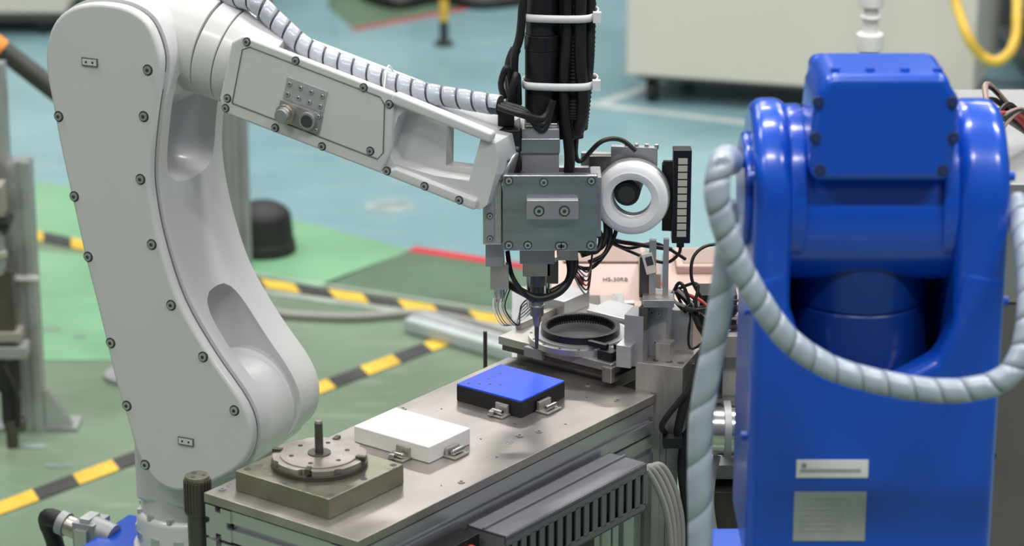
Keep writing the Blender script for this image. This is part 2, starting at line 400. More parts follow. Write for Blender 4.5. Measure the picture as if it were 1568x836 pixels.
for x,z in [(-.028,1.045),(-.028,1.0),(-.028,.97)]: mb.screw((x,3.368,z),(0,-1,0),.003,'alu','ink')
mb.tube([(-.034,3.36,1.062),(-.02,3.372,1.050),(-.004,3.385,1.045)],.004,'alu')
mb.done('plate_bolts',tl)
mb=MB()
mb.bx(.012,.060,3.405,3.465,1.03,1.104,'alum2'); mb.bx(.011,.061,3.402,3.468,1.072,1.092,'plate')
mb.bx(.016,.058,3.41,3.46,1.104,1.11,'chrome')
mb.bx(-.026,.011,3.395,3.46,1.035,1.105,'black'); mb.bx(-.018,.003,3.41,3.45,1.105,1.128,'black'); mb.bx(-.02,-.008,3.39,3.396,1.07,1.10,'dsteel')
mb.done('driver_body',tl,.0015)
mb=MB()
mb.cyl((.038,3.44,1.11),(.038,3.44,1.20),.0215,'black',seg=40); mb.cyl((.038,3.44,1.20),(.038,3.44,1.22),.0225,'blackg',seg=40); mb.cyl((.038,3.44,1.22),(.038,3.44,1.42),.0205,'black',seg=40)
mb.done('spindle_motor',tl,.001)
mb=MB()
def corr(pts,r):
    mb.tube(pts,r,'rubber',12,28,ridge=.16)
corr([(.078,3.44,1.42),(.078,3.44,1.25),(.080,3.44,1.17),(.078,3.43,1.11)],.0115)
corr([(.094,3.45,1.42),(.095,3.45,1.24),(.092,3.45,1.16),(.086,3.46,1.09)],.0105)
mb.tube([(.068,3.425,1.40),(.070,3.425,1.24),(.066,3.422,1.15),(.074,3.43,1.06),(.07,3.45,1.02)],.007,'black')
mb.tube([(.088,3.425,1.42),(.086,3.423,1.22),(.09,3.42,1.13),(.083,3.43,1.09)],.008,'black')
mb.tube([(.064,3.45,1.42),(.064,3.45,1.2),(.066,3.45,1.08)],.009,'black')
mb.tube([(.102,3.44,1.42),(.100,3.44,1.28),(.098,3.43,1.18),(.09,3.44,1.12)],.006,'black')
mb.cyl((.083,3.43,1.10),(.083,3.43,1.086),.0085,'rubber')
mb.tube([(.02,3.418,1.42),(.012,3.42,1.24),(.003,3.43,1.19),(.004,3.43,1.12)],.0055,'black')
mb.tube([(.005,3.44,1.20),(-.003,3.44,1.175),(.0,3.44,1.12)],.007,'rubber')
mb.tube([(-.01,3.42,1.14),(-.014,3.42,1.16),(-.006,3.42,1.18),(.0,3.43,1.14)],.004,'black')
mb.tube([(-.005,3.42,1.11),(.0,3.415,1.15),(.006,3.42,1.17),(.008,3.43,1.13)],.005,'black')
mb.tube([(.083,3.43,1.09),(.082,3.44,1.06),(.09,3.45,1.05),(.115,3.45,1.075),(.14,3.46,1.075),(.16,3.46,1.06)],.0032,'black')
mb.done('cable_bundle',tl)
for z in (1.245,1.157):
    mb=MB()
    pts=[(.014,3.425,z),(.028,3.414,z),(.07,3.411,z-.0005),(.098,3.415,z),(.110,3.44,z+.002),(.10,3.462,z+.002),(.06,3.464,z+.001),(.018,3.455,z)]
    P=smooth_path(pts,6,True); n=len(P); rows=[]
    for p in P: rows.append([mb.bm.verts.new(p+Vector((0,0,dz))) for dz in (-.0048,.0048)])
    mb.mi('tie')
    for k in range(n):
        a=rows[k];b=rows[(k+1)%n]; mb.bm.faces.new((a[0],b[0],b[1],a[1]))
    mb.box((.107,3.418,z+.001),(.010,.010,.013),'tie')
    o=mb.done('cable_tie',tl); sd=o.modifiers.new('s','SOLIDIFY'); sd.thickness=.0016
mb=MB()
mb.bx(.010,.055,3.40,3.455,.925,.957,'alum2'); mb.bx(.014,.050,3.41,3.45,.905,.928,'steel')
mb.cyl((.0325,3.44,.91),(.0325,3.44,.885),.014,'nozz'); mb.cyl((.0325,3.44,.887),(.0325,3.44,.872),.010,'dsteel'); mb.cyl((.0325,3.44,.874),(.0325,3.44,.866),.013,'nozz')
mb.cyl((.0325,3.44,.868),(.0325,3.44,.842),.0090,'nozz'); mb.cyl((.0325,3.44,.843),(.0325,3.44,.827),.0065,'nozz',r2=.0040); mb.cyl((.0325,3.44,.829),(.0325,3.44,.796),.0032,'dsteel',r2=.0022)
mb.cyl((.0325,3.44,.858),(.0325,3.44,.855),.0105,'alu')
mb.bx(-.034,-.010,3.39,3.43,.925,.958,'alum2'); mb.bx(-.028,-.004,3.392,3.43,.893,.927,'steel'); mb.cyl((-.016,3.41,.895),(-.016,3.41,.872),.007,'alu')
mb.bx(.058,.085,3.40,3.44,.93,.957,'steel'); mb.bx(.045,.060,3.41,3.43,.895,.925,'dsteel')
mb.cyl((.022,3.42,.93),(.022,3.42,.86),.003,'chrome'); mb.cyl((.046,3.42,.93),(.046,3.42,.87),.003,'chrome')
mb.done('nozzle_assembly',tl,.001)
mb=MB()
mb.tube([(.072,3.43,.935),(.076,3.42,.905),(.062,3.41,.885),(.035,3.405,.877),(.012,3.41,.885),(-.005,3.42,.892)],.0052,'black')
mb.tube([(.080,3.44,.94),(.082,3.43,.91),(.070,3.42,.893),(.05,3.41,.884)],.0042,'black')
mb.tube([(-.006,3.41,.94),(.0,3.40,.91),(.016,3.40,.885),(.028,3.41,.872)],.003,'black')
mb.tube([(.10,3.45,1.02),(.112,3.45,.985),(.105,3.45,.955),(.085,3.44,.94)],.0048,'black')
mb.tube([(.105,3.46,.99),(.122,3.46,.965),(.118,3.45,.935),(.09,3.44,.925)],.004,'black')
mb.tube([(.10,3.44,.97),(.115,3.45,.95),(.11,3.44,.93),(.085,3.43,.935)],.0035,'black')
mb.tube([(.108,3.45,.98),(.128,3.46,.955),(.122,3.45,.925),(.10,3.44,.915)],.003,'black')
mb.tube([(.112,3.45,.99),(.135,3.46,.965),(.130,3.46,.935),(.105,3.45,.905),(.08,3.44,.91)],.0028,'black')
mb.tube([(.095,3.44,.965),(.13,3.46,.94),(.165,3.47,.93),(.21,3.48,.92)],.003,'black')
mb.tube([(.11,3.45,.95),(.15,3.47,.925),(.19,3.49,.925),(.23,3.50,.90)],.0022,'black')
for k in range(6):
    mb.tube([(-.022+.004*k,3.41,.89),(-.024+.003*k,3.40,.865),(-.012+.004*k,3.40,.842),(.012,3.42,.842+.004*k),(.026,3.435,.85+.004*k)],.0009,['tie','cablegrey','pinkdk','tie','cablegrey','black'][k],6)
    mb.tube([(.08,3.43,.92-.004*k),(.098,3.43,.905-.006*k),(.105,3.44,.93),(.11,3.45,.96)],.0011,['black','cablegrey','black','redwire','black','cablegrey'][k],6)
mb.done('hoses_and_wires',tl)
rl=G('ring_light',(.155,3.45,.999),R(-8),tl)
def annulus(mb,ro,ri,y0,y1,m,seg=64,dish=0):
    prof=[(ro,y1),(ro,y0+.003),(ro-.003,y0),(ro-.008,y0-.001),((ro+ri)/2,y0-.0025+dish),(ri+.006,y0-.001),(ri+.001,y0+.002),(ri,y1)]
    rings=[]
    for r,y in prof: rings.append([mb.bm.verts.new((r*math.cos(2*math.pi*k/seg),y,r*math.sin(2*math.pi*k/seg))) for k in range(seg)])
    i=mb.mi(m);fs=[]
    for q in range(len(prof)):
        a=rings[q];b=rings[(q+1)%len(prof)]
        for k in range(seg): fs.append(mb.bm.faces.new((a[k],a[(k+1)%seg],b[(k+1)%seg],b[k])))
    for f in fs: f.material_index=i
    bmesh.ops.recalc_face_normals(mb.bm,faces=fs)
mb=MB(); annulus(mb,.0475,.0255,-.008,.004,'ringw'); annulus(mb,.0495,.0245,.0045,.018,'alu'); mb.done('ring_diffuser_and_housing',rl)
mb=MB(); mb.cyl((-.007,.08,.004),(-.007,.016,.004),.0165,'black',seg=32); mb.cyl((-.007,.018,.004),(-.007,.004,.004),.0155,'blackg',seg=32); mb.cyl((-.007,.006,.004),(-.007,.0035,.004),.0115,'lens',seg=32)
for k in range(5): mb.cyl((-.007,.007+.0035*k,.004),(-.007,.008+.0035*k,.004),.0168,'ink',seg=32)
mb.bx(-.03,.03,.024,.034,.035,.062,'alum2'); mb.bx(.038,.062,.024,.030,-.05,.045,'blackg'); mb.bx(-.07,-.02,.03,.04,.02,.05,'alum2')
for k in range(4): mb.cyl((-.01+.013*k,.028,.06),(-.01+.013*k,.028,.066),.003,'alu',seg=10)
mb.done('inspection_camera',rl,.0008)
mb=MB(); mb.bx(.06,.11,3.47,3.48,.985,1.035,'alum2'); mb.bx(.10,.13,3.47,3.482,1.02,1.05,'dsteel'); mb.bx(.195,.215,3.468,3.478,.965,1.04,'blackg'); mb.done('light_bracket',tl,.001)
bl=G('bar_light',(0,0,0),0,tl)
mb=MB(); mb.bx(.208,.232,3.448,3.470,.938,1.064,'blackg'); mb.done('bar_light_housing',bl,.0012)
mb=MB()
for k in range(11): mb.bx(.2145,.2265,3.4468,3.449,.9475+k*.0098,.9475+k*.0098+.0078,'barl')
mb.cyl((.22,3.46,.938),(.22,3.46,.93),.005,'black'); mb.tube([(.22,3.46,.935),(.218,3.46,.92),(.20,3.47,.905),(.16,3.48,.915),(.10,3.46,.95)],.0022,'black'); mb.done('bar_light_segments',bl)
# ------------------------------------------------------------ WORK TABLE
TB=((-.367,3.057,0),R(52.84))
tb=G('assembly_work_table',*TB)
L_=.60;W_=.24
mb=MB(); mb.bx(0,L_,-W_,0,.738,.75,'tabletop'); mb.done('table_top',tb,.001)
def extr(mb,p0,p1,s,m='alu',up=(0,0,1)):
    p0=Vector(p0);p1=Vector(p1);d=(p1-p0).normalized();up=Vector(up);sd=d.cross(up).normalized();up=sd.cross(d)
    h=s/2;g=s*.11;dp=s*.16
    base=[(-h,-h),(-g,-h),(-g,-h+dp),(g,-h+dp),(g,-h)]; pts=[]
    for k in range(4):
        c,s2=[(1,0),(0,1),(-1,0),(0,-1)][k]
        for x,y in base: pts.append((x*c-y*s2,x*s2+y*c))
    A=[mb.bm.verts.new(p0+sd*x+up*y) for x,y in pts];B=[mb.bm.verts.new(p1+sd*x+up*y) for x,y in pts]
    n=len(pts);fs=[mb.bm.faces.new(A),mb.bm.faces.new(B[::-1])]
    for k in range(n): fs.append(mb.bm.faces.new((A[k],B[k],B[(k+1)%n],A[(k+1)%n])))
    i=mb.mi(m)
    for f in fs:f.material_index=i
    bmesh.ops.recalc_face_normals(mb.bm,faces=fs)
mb=MB()
for z in (.716,.672):
    extr(mb,(.0,-.218,z),(L_,-.218,z),.04); extr(mb,(.0,-.022,z),(L_,-.022,z),.04)
    extr(mb,(.022,-.04,z),(.022,-.20,z),.04)
for x in (.022,L_-.022):
    for y in (-.022,-.218): extr(mb,(x,y,0),(x,y,.652),.04,up=(1,0,0))
mb.bx(.04,L_-.04,-.2,-.04,.70,.715,'dsteel')
mb.done('table_frame',tb)
mb=MB()
for p in [(.55,-.215),(.374,-.189),(.575,-.150),(.02,-.012),(.21,-.012),(.21,-.225),(.36,-.012),(.40,-.20),(.55,-.03),(.54,-.10)]:
    mb.cyl((p[0],p[1],.7495),(p[0],p[1],.7515),.0045,'steel',seg=14); mb.cyl((p[0],p[1],.7510),(p[0],p[1],.7517),.0022,'ink',seg=6)
for k in range(14):
    x=.18+.4*random.random(); y=-.02-.2*random.random()
    mb.box((x,y,.7502),(.002+.002*random.random(),.0015,.0005),'ink' if k%3 else 'alu',Matrix.Rotation(random.random()*3,3,'Z'))
mb.done('table_screws',tb)
fx=G('round_disc_fixture',*TB)
mb=MB(); mb.bx(.028,.165,-.173,-.026,.7502,.7755,'iron'); mb.done('fixture_plate',fx,.0012)
mb=MB(); C=(.105,-.092)
mb.cyl((C[0],C[1],.7755),(C[0],C[1],.781),.058,'dsteel',seg=64)
pts=[]
for k in range(96):
    a=2*math.pi*k/96; r=.056
    if (k%24) in (0,1,2,3): r=.050
    if (k%24) in (12,13): r=.053
    pts.append((C[0]+r*math.cos(a+.3),C[1]+r*math.sin(a+.3)))
mb.prism(pts,.781,.788,'disc','z')
mb.cyl((C[0],C[1],.788),(C[0],C[1],.7895),.047,'disc',seg=48)
mb.cyl((C[0],C[1],.789),(C[0],C[1],.791),.014,'dsteel'); mb.cyl((C[0],C[1],.789),(C[0],C[1],.828),.0050,'dsteel'); mb.cyl((C[0],C[1],.828),(C[0],C[1],.831),.0050,'steel',r2=.004)
for k in range(6):
    a=k*math.pi/3+.4; mb.cyl((C[0]+.034*math.cos(a),C[1]+.034*math.sin(a),.7893),(C[0]+.034*math.cos(a),C[1]+.034*math.sin(a),.7900),.003,'ink',seg=12)
for dx,dy in [(.04,-.035),(.155,-.035),(.04,-.165),(.155,-.165),(.10,-.165),(.10,-.033),(.036,-.10)]:
    mb.cyl((dx,dy,.7755),(dx,dy,.7758),.0045,'ink',seg=14)
for a in (.3,2.0,3.6,5.1):
    mb.box((C[0]+.052*math.cos(a),C[1]+.052*math.sin(a),.788),(.012,.006,.006),'dsteel',Matrix.Rotation(a,3,'Z'))
mb.done('slotted_disc',fx,.0006)
def clip(mb,x,y):
    mb.bx(x,x+.004,y-.010,y+.010,.7505,.765,'steel'); mb.bx(x-.014,x+.004,y-.012,y+.012,.7505,.753,'steel'); mb.cyl((x-.008,y-.008,.757),(x-.008,y+.008,.757),.0035,'chrome',seg=14); mb.box((x-.012,y+.006,.7555),(.010,.006,.006),'steel',Matrix.Rotation(.4,3,'Z'))
wb=G('white_block',*TB)
mb=MB(); mb.bx(.233,.315,-.157,-.037,.7502,.772,'whiteblk'); mb.done('block_body',wb,.0015)
mb=MB(); mb.bx(.2325,.234,-.128,-.105,.7505,.762,'rust'); mb.bx(.262,.285,-.1575,-.156,.7505,.758,'rust')
mb.prism([(.258,-.10),(.268,-.115),(.285,-.128),(.286,-.127),(.270,-.114),(.260,-.099)],.7718,.7721,'chip','z')
mb.prism([(.300,-.06),(.302,-.08),(.3035,-.08),(.3015,-.06)],.7718,.7721,'chip','z')
mb.done('chipped_paint',wb)
mb=MB(); clip(mb,.229,-.118)
mb.bx(.262,.286,-.163,-.158,.7505,.762,'steel'); mb.bx(.260,.288,-.176,-.158,.7505,.753,'steel'); mb.cyl((.265,-.168,.757),(.285,-.168,.757),.0035,'chrome',seg=14); mb.done('corner_clips',wb,.0006)
bb=G('blue_topped_box',*TB)
mb=MB(); mb.bx(.425,.520,-.153,-.048,.7502,.7715,'black'); mb.done('box_body',bb,.0015)
mb=MB(); mb.bx(.4255,.5195,-.1525,-.0485,.7715,.7735,'bluetop')
for i in range(4): mb.cyl((.436+.007*i,-.060-.012*i,.7735),(.436+.007*i,-.060-.012*i,.7738),.0022,'bluedk',seg=12)
for i in range(3): mb.cyl((.465+.012*i,-.070,.7735),(.465+.012*i,-.070,.7738),.0018,'bluedk',seg=12)
mb.done('blue_lid',bb,.0005)
mb=MB(); clip(mb,.420,-.125); mb.bx(.455,.480,-.160,-.155,.7505,.764,'steel'); mb.bx(.453,.482,-.175,-.155,.7505,.753,'steel'); mb.cyl((.458,-.168,.757),(.478,-.168,.757),.0035,'chrome',seg=14); mb.done('corner_clips',bb,.0006)
# ring gear stage
sg=G('ring_gear_stage',*TB)
mb=MB(); mb.bx(.605,.76,-.165,-.01,.735,.764,'steel'); mb.bx(.585,.77,-.185,.0,.764,.772,'dsteel'); mb.bx(.582,.77,-.182,.004,.7725,.784,'steelb')
mb.bx(.70,.76,-.02,.02,.784,.806,'alu'); mb.bx(.62,.70,-.006,.004,.784,.794,'steel'); mb.bx(.578,.60,-.185,-.17,.7585,.780,'steel'); mb.bx(.61,.755,-.160,-.015,0,.736,'greycab')
mb.bx(.574,.582,-.075,-.045,.768,.782,'alum2'); mb.bx(.71,.765,-.13,-.05,.784,.798,'alu'); mb.done('stage_plates',sg,.0012)
C=(.638,-.092)
def ringm(mb,C,ro,ri,z0,z1,m,seg=72):
    prof=[(ro,z0),(ro,z1),(ri,z1),(ri,z0)];rings=[]
    for r,z in prof: rings.append([mb.bm.verts.new((C[0]+r*math.cos(2*math.pi*k/seg),C[1]+r*math.sin(2*math.pi*k/seg),z)) for k in range(seg)])
    i=mb.mi(m);fs=[]
    for q in range(4):
        a=rings[q];b=rings[(q+1)%4]
        for k in range(seg): fs.append(mb.bm.faces.new((a[k],a[(k+1)%seg],b[(k+1)%seg],b[k])))
    for f in fs:f.material_index=i
    bmesh.ops.recalc_face_normals(mb.bm,faces=fs)
mb=MB()
ringm(mb,C,.070,.044,.784,.792,'steelb'); ringm(mb,C,.062,.046,.792,.7945,'alum2'); mb.cyl((C[0],C[1],.7835),(C[0],C[1],.785),.045,'ink',seg=48)
for k in range(16):
    a=k*math.pi/8+.2; mb.cyl((C[0]+.066*math.cos(a),C[1]+.066*math.sin(a),.792),(C[0]+.066*math.cos(a),C[1]+.066*math.sin(a),.7924),.0020,'ink',seg=12)
mb.done('bearing_ring',sg)
mb=MB(); ringm(mb,C,.0530,.0470,.793,.804,'blackg')
for k in range(80):
    a=2*math.pi*k/80; mb.box((C[0]+.0462*math.cos(a),C[1]+.0462*math.sin(a),.7975),(.0024,.0018,.012),'blackg',Matrix.Rotation(a,3,'Z'))
mb.done('toothed_ring',sg)
mb=MB(); mb.bx(.588,.608,-.178,-.155,.784,.797,'black'); mb.bx(.593,.601,-.165,-.135,.797,.804,'blackg'); mb.cyl((.618,-.178,.802),(.665,-.168,.808),.0045,'alu'); mb.bx(.606,.622,-.186,-.168,.784,.803,'black'); mb.bx(.655,.69,-.185,-.155,.784,.820,'alum2')
mb.tube([(.60,-.178,.789),(.61,-.20,.794),(.66,-.21,.814),(.70,-.2,.794)],.0018,'black')
mb.done('sensor_and_clamp',sg,.001)
mb=MB(); mb.cyl((.6,.04,.70),(.6,.04,.778),.0028,'dsteel',seg=12); mb.bx(.592,.608,.0,.045,.69,.702,'steel'); mb.done('guide_pin',tb)
# ------------------------------------------------------------ BRACKET TOWER
bt=G('linear_actuator_tower',(0,0,0))
RZ=Matrix.Rotation(R(-20),3,'Z')
mb=MB()
mb.box((.205,3.43,.744),(.064,.080,.092),'steel',RZ)
mb.box((.190,3.44,.832),(.034,.03,.084),'alum2',RZ)
mb.box((.165,3.425,.818),(.026,.04,.07),'alum2',RZ)
mb.box((.222,3.46,.815),(.03,.02,.06),'alum2',RZ); mb.box((.200,3.415,.80),(.02,.02,.03),'steel',RZ); mb.box((.172,3.408,.85),(.012,.012,.03),'dsteel',RZ)
mb.bx(.17,.21,3.40,3.43,.866,.876,'steel'); mb.bx(.178,.187,3.425,3.431,.87,.950,'alum2'); mb.bx(.196,.203,3.42,3.426,.84,.953,'alum2')
mb.bx(.166,.182,3.43,3.445,.87,.925,'dsteel'); mb.box((.150,3.41,.80),(.02,.03,.03),'alu',RZ)
mb.box((.178,3.43,.918),(.014,.012,.028),'cream',Matrix.Rotation(R(-15),3,'Y')); mb.box((.178,3.4235,.922),(.009,.001,.012),'ink',Matrix.Rotation(R(-15),3,'Y'))
mb.done('bracket_blocks',bt,.0015)
mb=MB()
for x,z in [(.178,.776),(.178,.730),(.20,.722),(.215,.776)]: mb.screw((x,3.4015-.364*(x-.178),z),(-.34,-.94,0),.0038,'alu','ink')
mb.box((.196,3.394,.750),(.022,.004,.012),'ink',RZ)
for x,y in [(.188,3.41),(.205,3.405),(.220,3.40)]: mb.cyl((x,y,.789),(x,y,.7905),.0045,'ink',seg=14)
for x,z in [(.183,.85),(.192,.85),(.188,.81)]: mb.screw((x,3.4255-.364*(x-.19),z),(-.34,-.94,0),.0028,'alu','ink')
mb.done('bracket_bolts',bt)
mb=MB()
extr(mb,(.20,3.44,0),(.20,3.44,.70),.04,up=(1,0,0)); extr(mb,(.248,3.44,0),(.248,3.44,.78),.03,'dsteel',up=(1,0,0)); extr(mb,(.30,3.50,0),(.30,3.50,.70),.035,up=(1,0,0)); extr(mb,(.37,3.50,0),(.37,3.50,.70),.035,up=(1,0,0))
extr(mb,(.23,3.46,.715),(.45,3.46,.715),.03)
mb.bx(.262,.36,3.44,3.52,.73,.79,'greyb'); mb.bx(.275,.33,3.42,3.46,.79,.82,'greyb'); mb.bx(.255,.275,3.40,3.44,.74,.82,'black'); mb.bx(.25,.30,3.5,3.55,.80,.85,'blackg'); mb.bx(.23,.262,3.45,3.49,.66,.78,'dsteel')
mb.bx(.26,.42,3.42,3.55,.30,.60,'dsteel'); mb.bx(.23,.42,3.44,3.56,.61,.63,'alum2')
mb.done('support_frame',bt,.001)
mb=MB(); mb.cyl((.262,3.38,.706),(.345,3.37,.706),.034,'chrome',seg=40); mb.cyl((.275,3.38,.706),(.285,3.38,.706),.037,'alum2',seg=40); mb.cyl((.30,3.376,.706),(.306,3.376,.706),.037,'alum2',seg=40); mb.cyl((.245,3.38,.706),(.262,3.38,.706),.022,'dsteel',seg=30)
mb.done('drive_motor',bt,.001)
mb=MB()
mb.tube([(.216,3.38,.70),(.222,3.368,.74),(.235,3.365,.78),(.25,3.38,.82),(.262,3.40,.85)],.006,'rubber')
mb.bx(.197,.222,3.365,3.39,.684,.698,'black'); mb.tube([(.20,3.38,.70),(.195,3.36,.72),(.215,3.36,.75),(.24,3.36,.78)],.004,'black')
for k in range(11):
    r=random.random
    mb.tube([(.20+.02*r(),3.46,.87),(.215+.03*r(),3.45,.835+.05*r()),(.23+.04*r(),3.44,.79+.07*r()),(.27+.05*r(),3.44,.82+.05*r()),(.34,3.46,.79+.06*r())],.0016+.001*r(),['black','black','cablegrey','black','redwire','black','black','black','cablegrey','black','black'][k],8)
mb.tube([(.25,3.45,.86),(.235,3.45,.89),(.24,3.46,.92),(.27,3.47,.93),(.33,3.48,.91)],.0022,'black')
mb.tube([(.23,3.42,.70),(.225,3.40,.64),(.235,3.40,.55),(.225,3.42,.4)],.007,'black'); mb.tube([(.27,3.40,.66),(.262,3.39,.60),(.275,3.39,.5),(.27,3.42,.4)],.005,'cablegrey')
mb.done('cables',bt)
# vented tray
def tray(name,loc,rz,L,w,z0,z1,n):
    g=G(name,loc,rz); mb=MB()
    mb.bx(0,L,-w,0,z0,z0+.002,'traygrey'); mb.bx(0,L,-.002,0,z0,z1,'traygrey')
    mb.bx(0,L,-w,-w+.002,z1-.014,z1,'traygrey'); mb.bx(0,L,-w,-w+.002,z0,z0+.010,'traygrey')
    mb.bx(0,.002,-w,0,z0,z1,'traygrey'); mb.bx(L-.002,L,-w,0,z0,z1,'traygrey')
    st=L/n
    for k in range(n+1):
        x=min(L-.001,k*st); mb.bx(x-st*.27,x+st*.27,-w,-w+.002,z0+.008,z1-.012,'traygrey')
    mb.bx(.01,L-.01,-w+.010,-.006,z0+.002,z1-.008,'black')
    mb.bx(0,L,-w-.001,.0,z1-.003,z1,'traygrey'); mb.bx(0,L,-w*.45,-w*.40,z1,z1+.003,'traygrey')
    mb.done('tray_sheet',g); return g
ty=tray('vented_cable_tray',(-.367+.604*.195+.797*.245,3.057+.797*.195-.604*.245,0),R(52.84),.295,.058,.640,.705,16)
mb=MB(); extr(mb,(.05,-.02,0),(.05,-.02,.640),.02,up=(1,0,0)); extr(mb,(.26,-.02,0),(.26,-.02,.640),.02,up=(1,0,0)); mb.done('tray_posts',ty)
t2=tray('vented_cable_tray',(.23,3.05,0),R(52.84),.2,.05,.58,.62,12)
mb=MB(); extr(mb,(.05,-.02,0),(.05,-.02,.58),.02,up=(1,0,0)); extr(mb,(.16,-.02,0),(.16,-.02,.58),.02,up=(1,0,0)); mb.done('tray_posts',t2)
g=G('switch_box',*TB); mb=MB(); mb.bx(.085,.185,-.272,-.242,.60,.705,'blackg'); mb.cyl((.165,-.272,.690),(.165,-.278,.690),.007,'red'); mb.bx(.10,.14,-.274,-.272,.66,.69,'ink'); mb.bx(.10,.13,-.256,-.25,0,.60,'dsteel'); mb.done('box_body',g,.002)
g=G('coiled_hose_bundle',*TB); mb=MB()
for k in range(4):
    mb.tube([(.50+.006*k,-.265,.685-.008*k),(.535+.010*k,-.275,.670),(.560+.010*k,-.29,.60),(.555+.008*k,-.30,.50),(.545+.008*k,-.30,.3),(.55+.011*k,-.30,.006)],.0042,'cablegrey')
mb.done('hoses',g)
g=G('knurled_stop_post',(-.378,3.09,0)); mb=MB(); mb.cyl((0,0,0),(0,0,.710),.0135,'dsteel'); mb.cyl((0,0,.710),(0,0,.755),.0160,'dsteel')
for k in range(24):
    a=k*math.pi/12; mb.box((.016*math.cos(a),.016*math.sin(a),.733),(.002,.002,.04),'dsteel',Matrix.Rotation(a,3,'Z'))
mb.cyl((0,0,.755),(0,0,.759),.0145,'iron')
for k in range(3):
    a=k*2.1; mb.cyl((.008*math.cos(a),.008*math.sin(a),.759),(.008*math.cos(a),.008*math.sin(a),.7595),.003,'ink',seg=10)
mb.done('post',g,.0008)
# ------------------------------------------------------------ PINK CONTROLLERS
pk=G('screw_feeder_unit',(.0,0,0))
mb=MB()
mb.prism([(3.74,.69),(3.98,.69),(3.98,.775),(3.86,.775),(3.81,.742),(3.74,.732)],.055,.20,'pink','x')
mb.done('feeder_body',pk,.004)
mb=MB()
mb.bx(.09,.135,3.75,3.80,.734,.750,'dsteel'); mb.bx(.125,.15,3.73,3.77,.730,.760,'steel'); mb.cyl((.137,3.73,.75),(.137,3.72,.75),.009,'chrome')
mb.bx(.145,.16,3.74,3.79,.733,.756,'alum2'); mb.cyl((.15,3.76,.75),(.175,3.76,.75),.005,'steel')
mb.box((.10,3.832,.762),(.010,.006,.012),'black'); mb.bx(.075,.19,3.87,3.95,.776,.779,'pinkdk'); mb.bx(.13,.16,3.745,3.75,.70,.72,'label')
mb.bx(.185,.215,3.80,3.9,.735,.782,'pinkdk'); mb.bx(.06,.085,3.745,3.79,.732,.737,'alum2')
mb.done('feeder_details',pk,.001)
cu=bpy.data.curves.new('feeder_text','FONT'); cu.body='HS-30RB'; cu.size=.010; cu.extrude=.0002
o=bpy.data.objects.new('feeder_text',cu); COL.objects.link(o); o.location=(.132,3.835,.7595); o.rotation_euler=(R(34),0,0); cu.materials.append(M['ink']); o.parent=pk
pk2=G('screw_feeder_unit',(0,0,0)); mb=MB()
mb.prism([(3.74,.69),(3.96,.69),(3.96,.765),(3.84,.765),(3.74,.74)],.225,.36,'pink','x'); mb.bx(.24,.35,3.85,3.94,.765,.778,'pink'); mb.bx(.25,.34,3.86,3.93,.776,.780,'pinkdk'); mb.done('feeder_body',pk2,.004)
g=G('feeder_stand',(0,0,0)); mb=MB(); mb.bx(.0,.40,3.70,4.02,.675,.69,'alum2')
for x in (.03,.37):
    for y in (3.73,3.99): extr(mb,(x,y,0),(x,y,.675),.03,up=(1,0,0))
mb.done('stand_frame',g,.0)
# ------------------------------------------------------------ BLUE ROBOT
bl=G('blue_robot_arm',(0,0,0))
def stad(yc,zc,r,zb,n=24):
    return [(yc-r,zb),(yc+r,zb)]+[(yc+r*math.cos(a),zc+r*math.sin(a)) for a in [i*math.pi/n for i in range(n+1)]]
MB().prism(stad(2.80,1.202,.095,.80),.2475,.287,'blue','x').done('left_cheek',bl,.014,4)
MB().prism(stad(2.80,1.202,.095,.80),.456,.509,'blue','x').done('right_cheek',bl,.016,4)
mb=MB(); mb.cyl((.284,2.80,1.202),(.302,2.80,1.202),.089,'blue',seg=56); mb.cyl((.441,2.80,1.202),(.458,2.80,1.202),.089,'blue',seg=56)
mb.cyl((.240,2.80,1.202),(.250,2.80,1.202),.06,'blue',seg=48); mb.cyl((.506,2.80,1.202),(.514,2.80,1.202),.06,'blue',seg=48); mb.done('joint_caps',bl,.006,3)
MB().prism([(.302,1.238),(.444,1.238),(.449,1.28),(.448,1.325),(.440,1.337),(.437,1.350),(.316,1.350),(.310,1.338),(.303,1.326),(.300,1.28)],2.695,2.80,'blue').done('motor_housing',bl,.011,4)
MB().prism([(.31,1.20),(.44,1.20),(.435,1.328),(.316,1.328)],2.79,2.89,'blue').done('motor_rear_housing',bl,.010,4)
mb=MB(); mb.cyl((.285,2.80,1.188),(.458,2.80,1.188),.082,'blue',seg=64); mb.done('elbow_drum',bl,.004)
MB().prism([(.25,.75),(.506,.75),(.508,1.135),(.462,1.145),(.456,1.085),(.44,1.045),(.40,1.022),(.36,1.020),(.325,1.030),(.300,1.06),(.287,1.10),(.284,1.145),(.249,1.135)],2.703,2.745,'blue').done('front_panel',bl,.012,4)
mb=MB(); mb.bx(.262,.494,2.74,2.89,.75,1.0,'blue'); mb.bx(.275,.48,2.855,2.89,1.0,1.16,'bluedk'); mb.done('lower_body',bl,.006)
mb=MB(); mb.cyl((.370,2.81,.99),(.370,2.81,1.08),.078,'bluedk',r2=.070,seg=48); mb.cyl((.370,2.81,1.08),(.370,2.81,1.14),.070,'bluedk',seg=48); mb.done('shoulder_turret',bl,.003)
mb=MB(); mb.bx(.22,.54,2.68,2.95,.68,.752,'blue'); mb.done('base_body',bl,.006); mb=MB(); mb.bx(.24,.52,2.70,2.93,0,.682,'greycab'); mb.done('pedestal',bl,.004)
mb=MB()
for x,z in [(.311,1.251),(.435,1.251),(.307,1.322),(.441,1.322),(.305,1.285),(.444,1.285)]: mb.screw((x,2.695,z),(0,-1,0),.0045,'bluedk','ink')
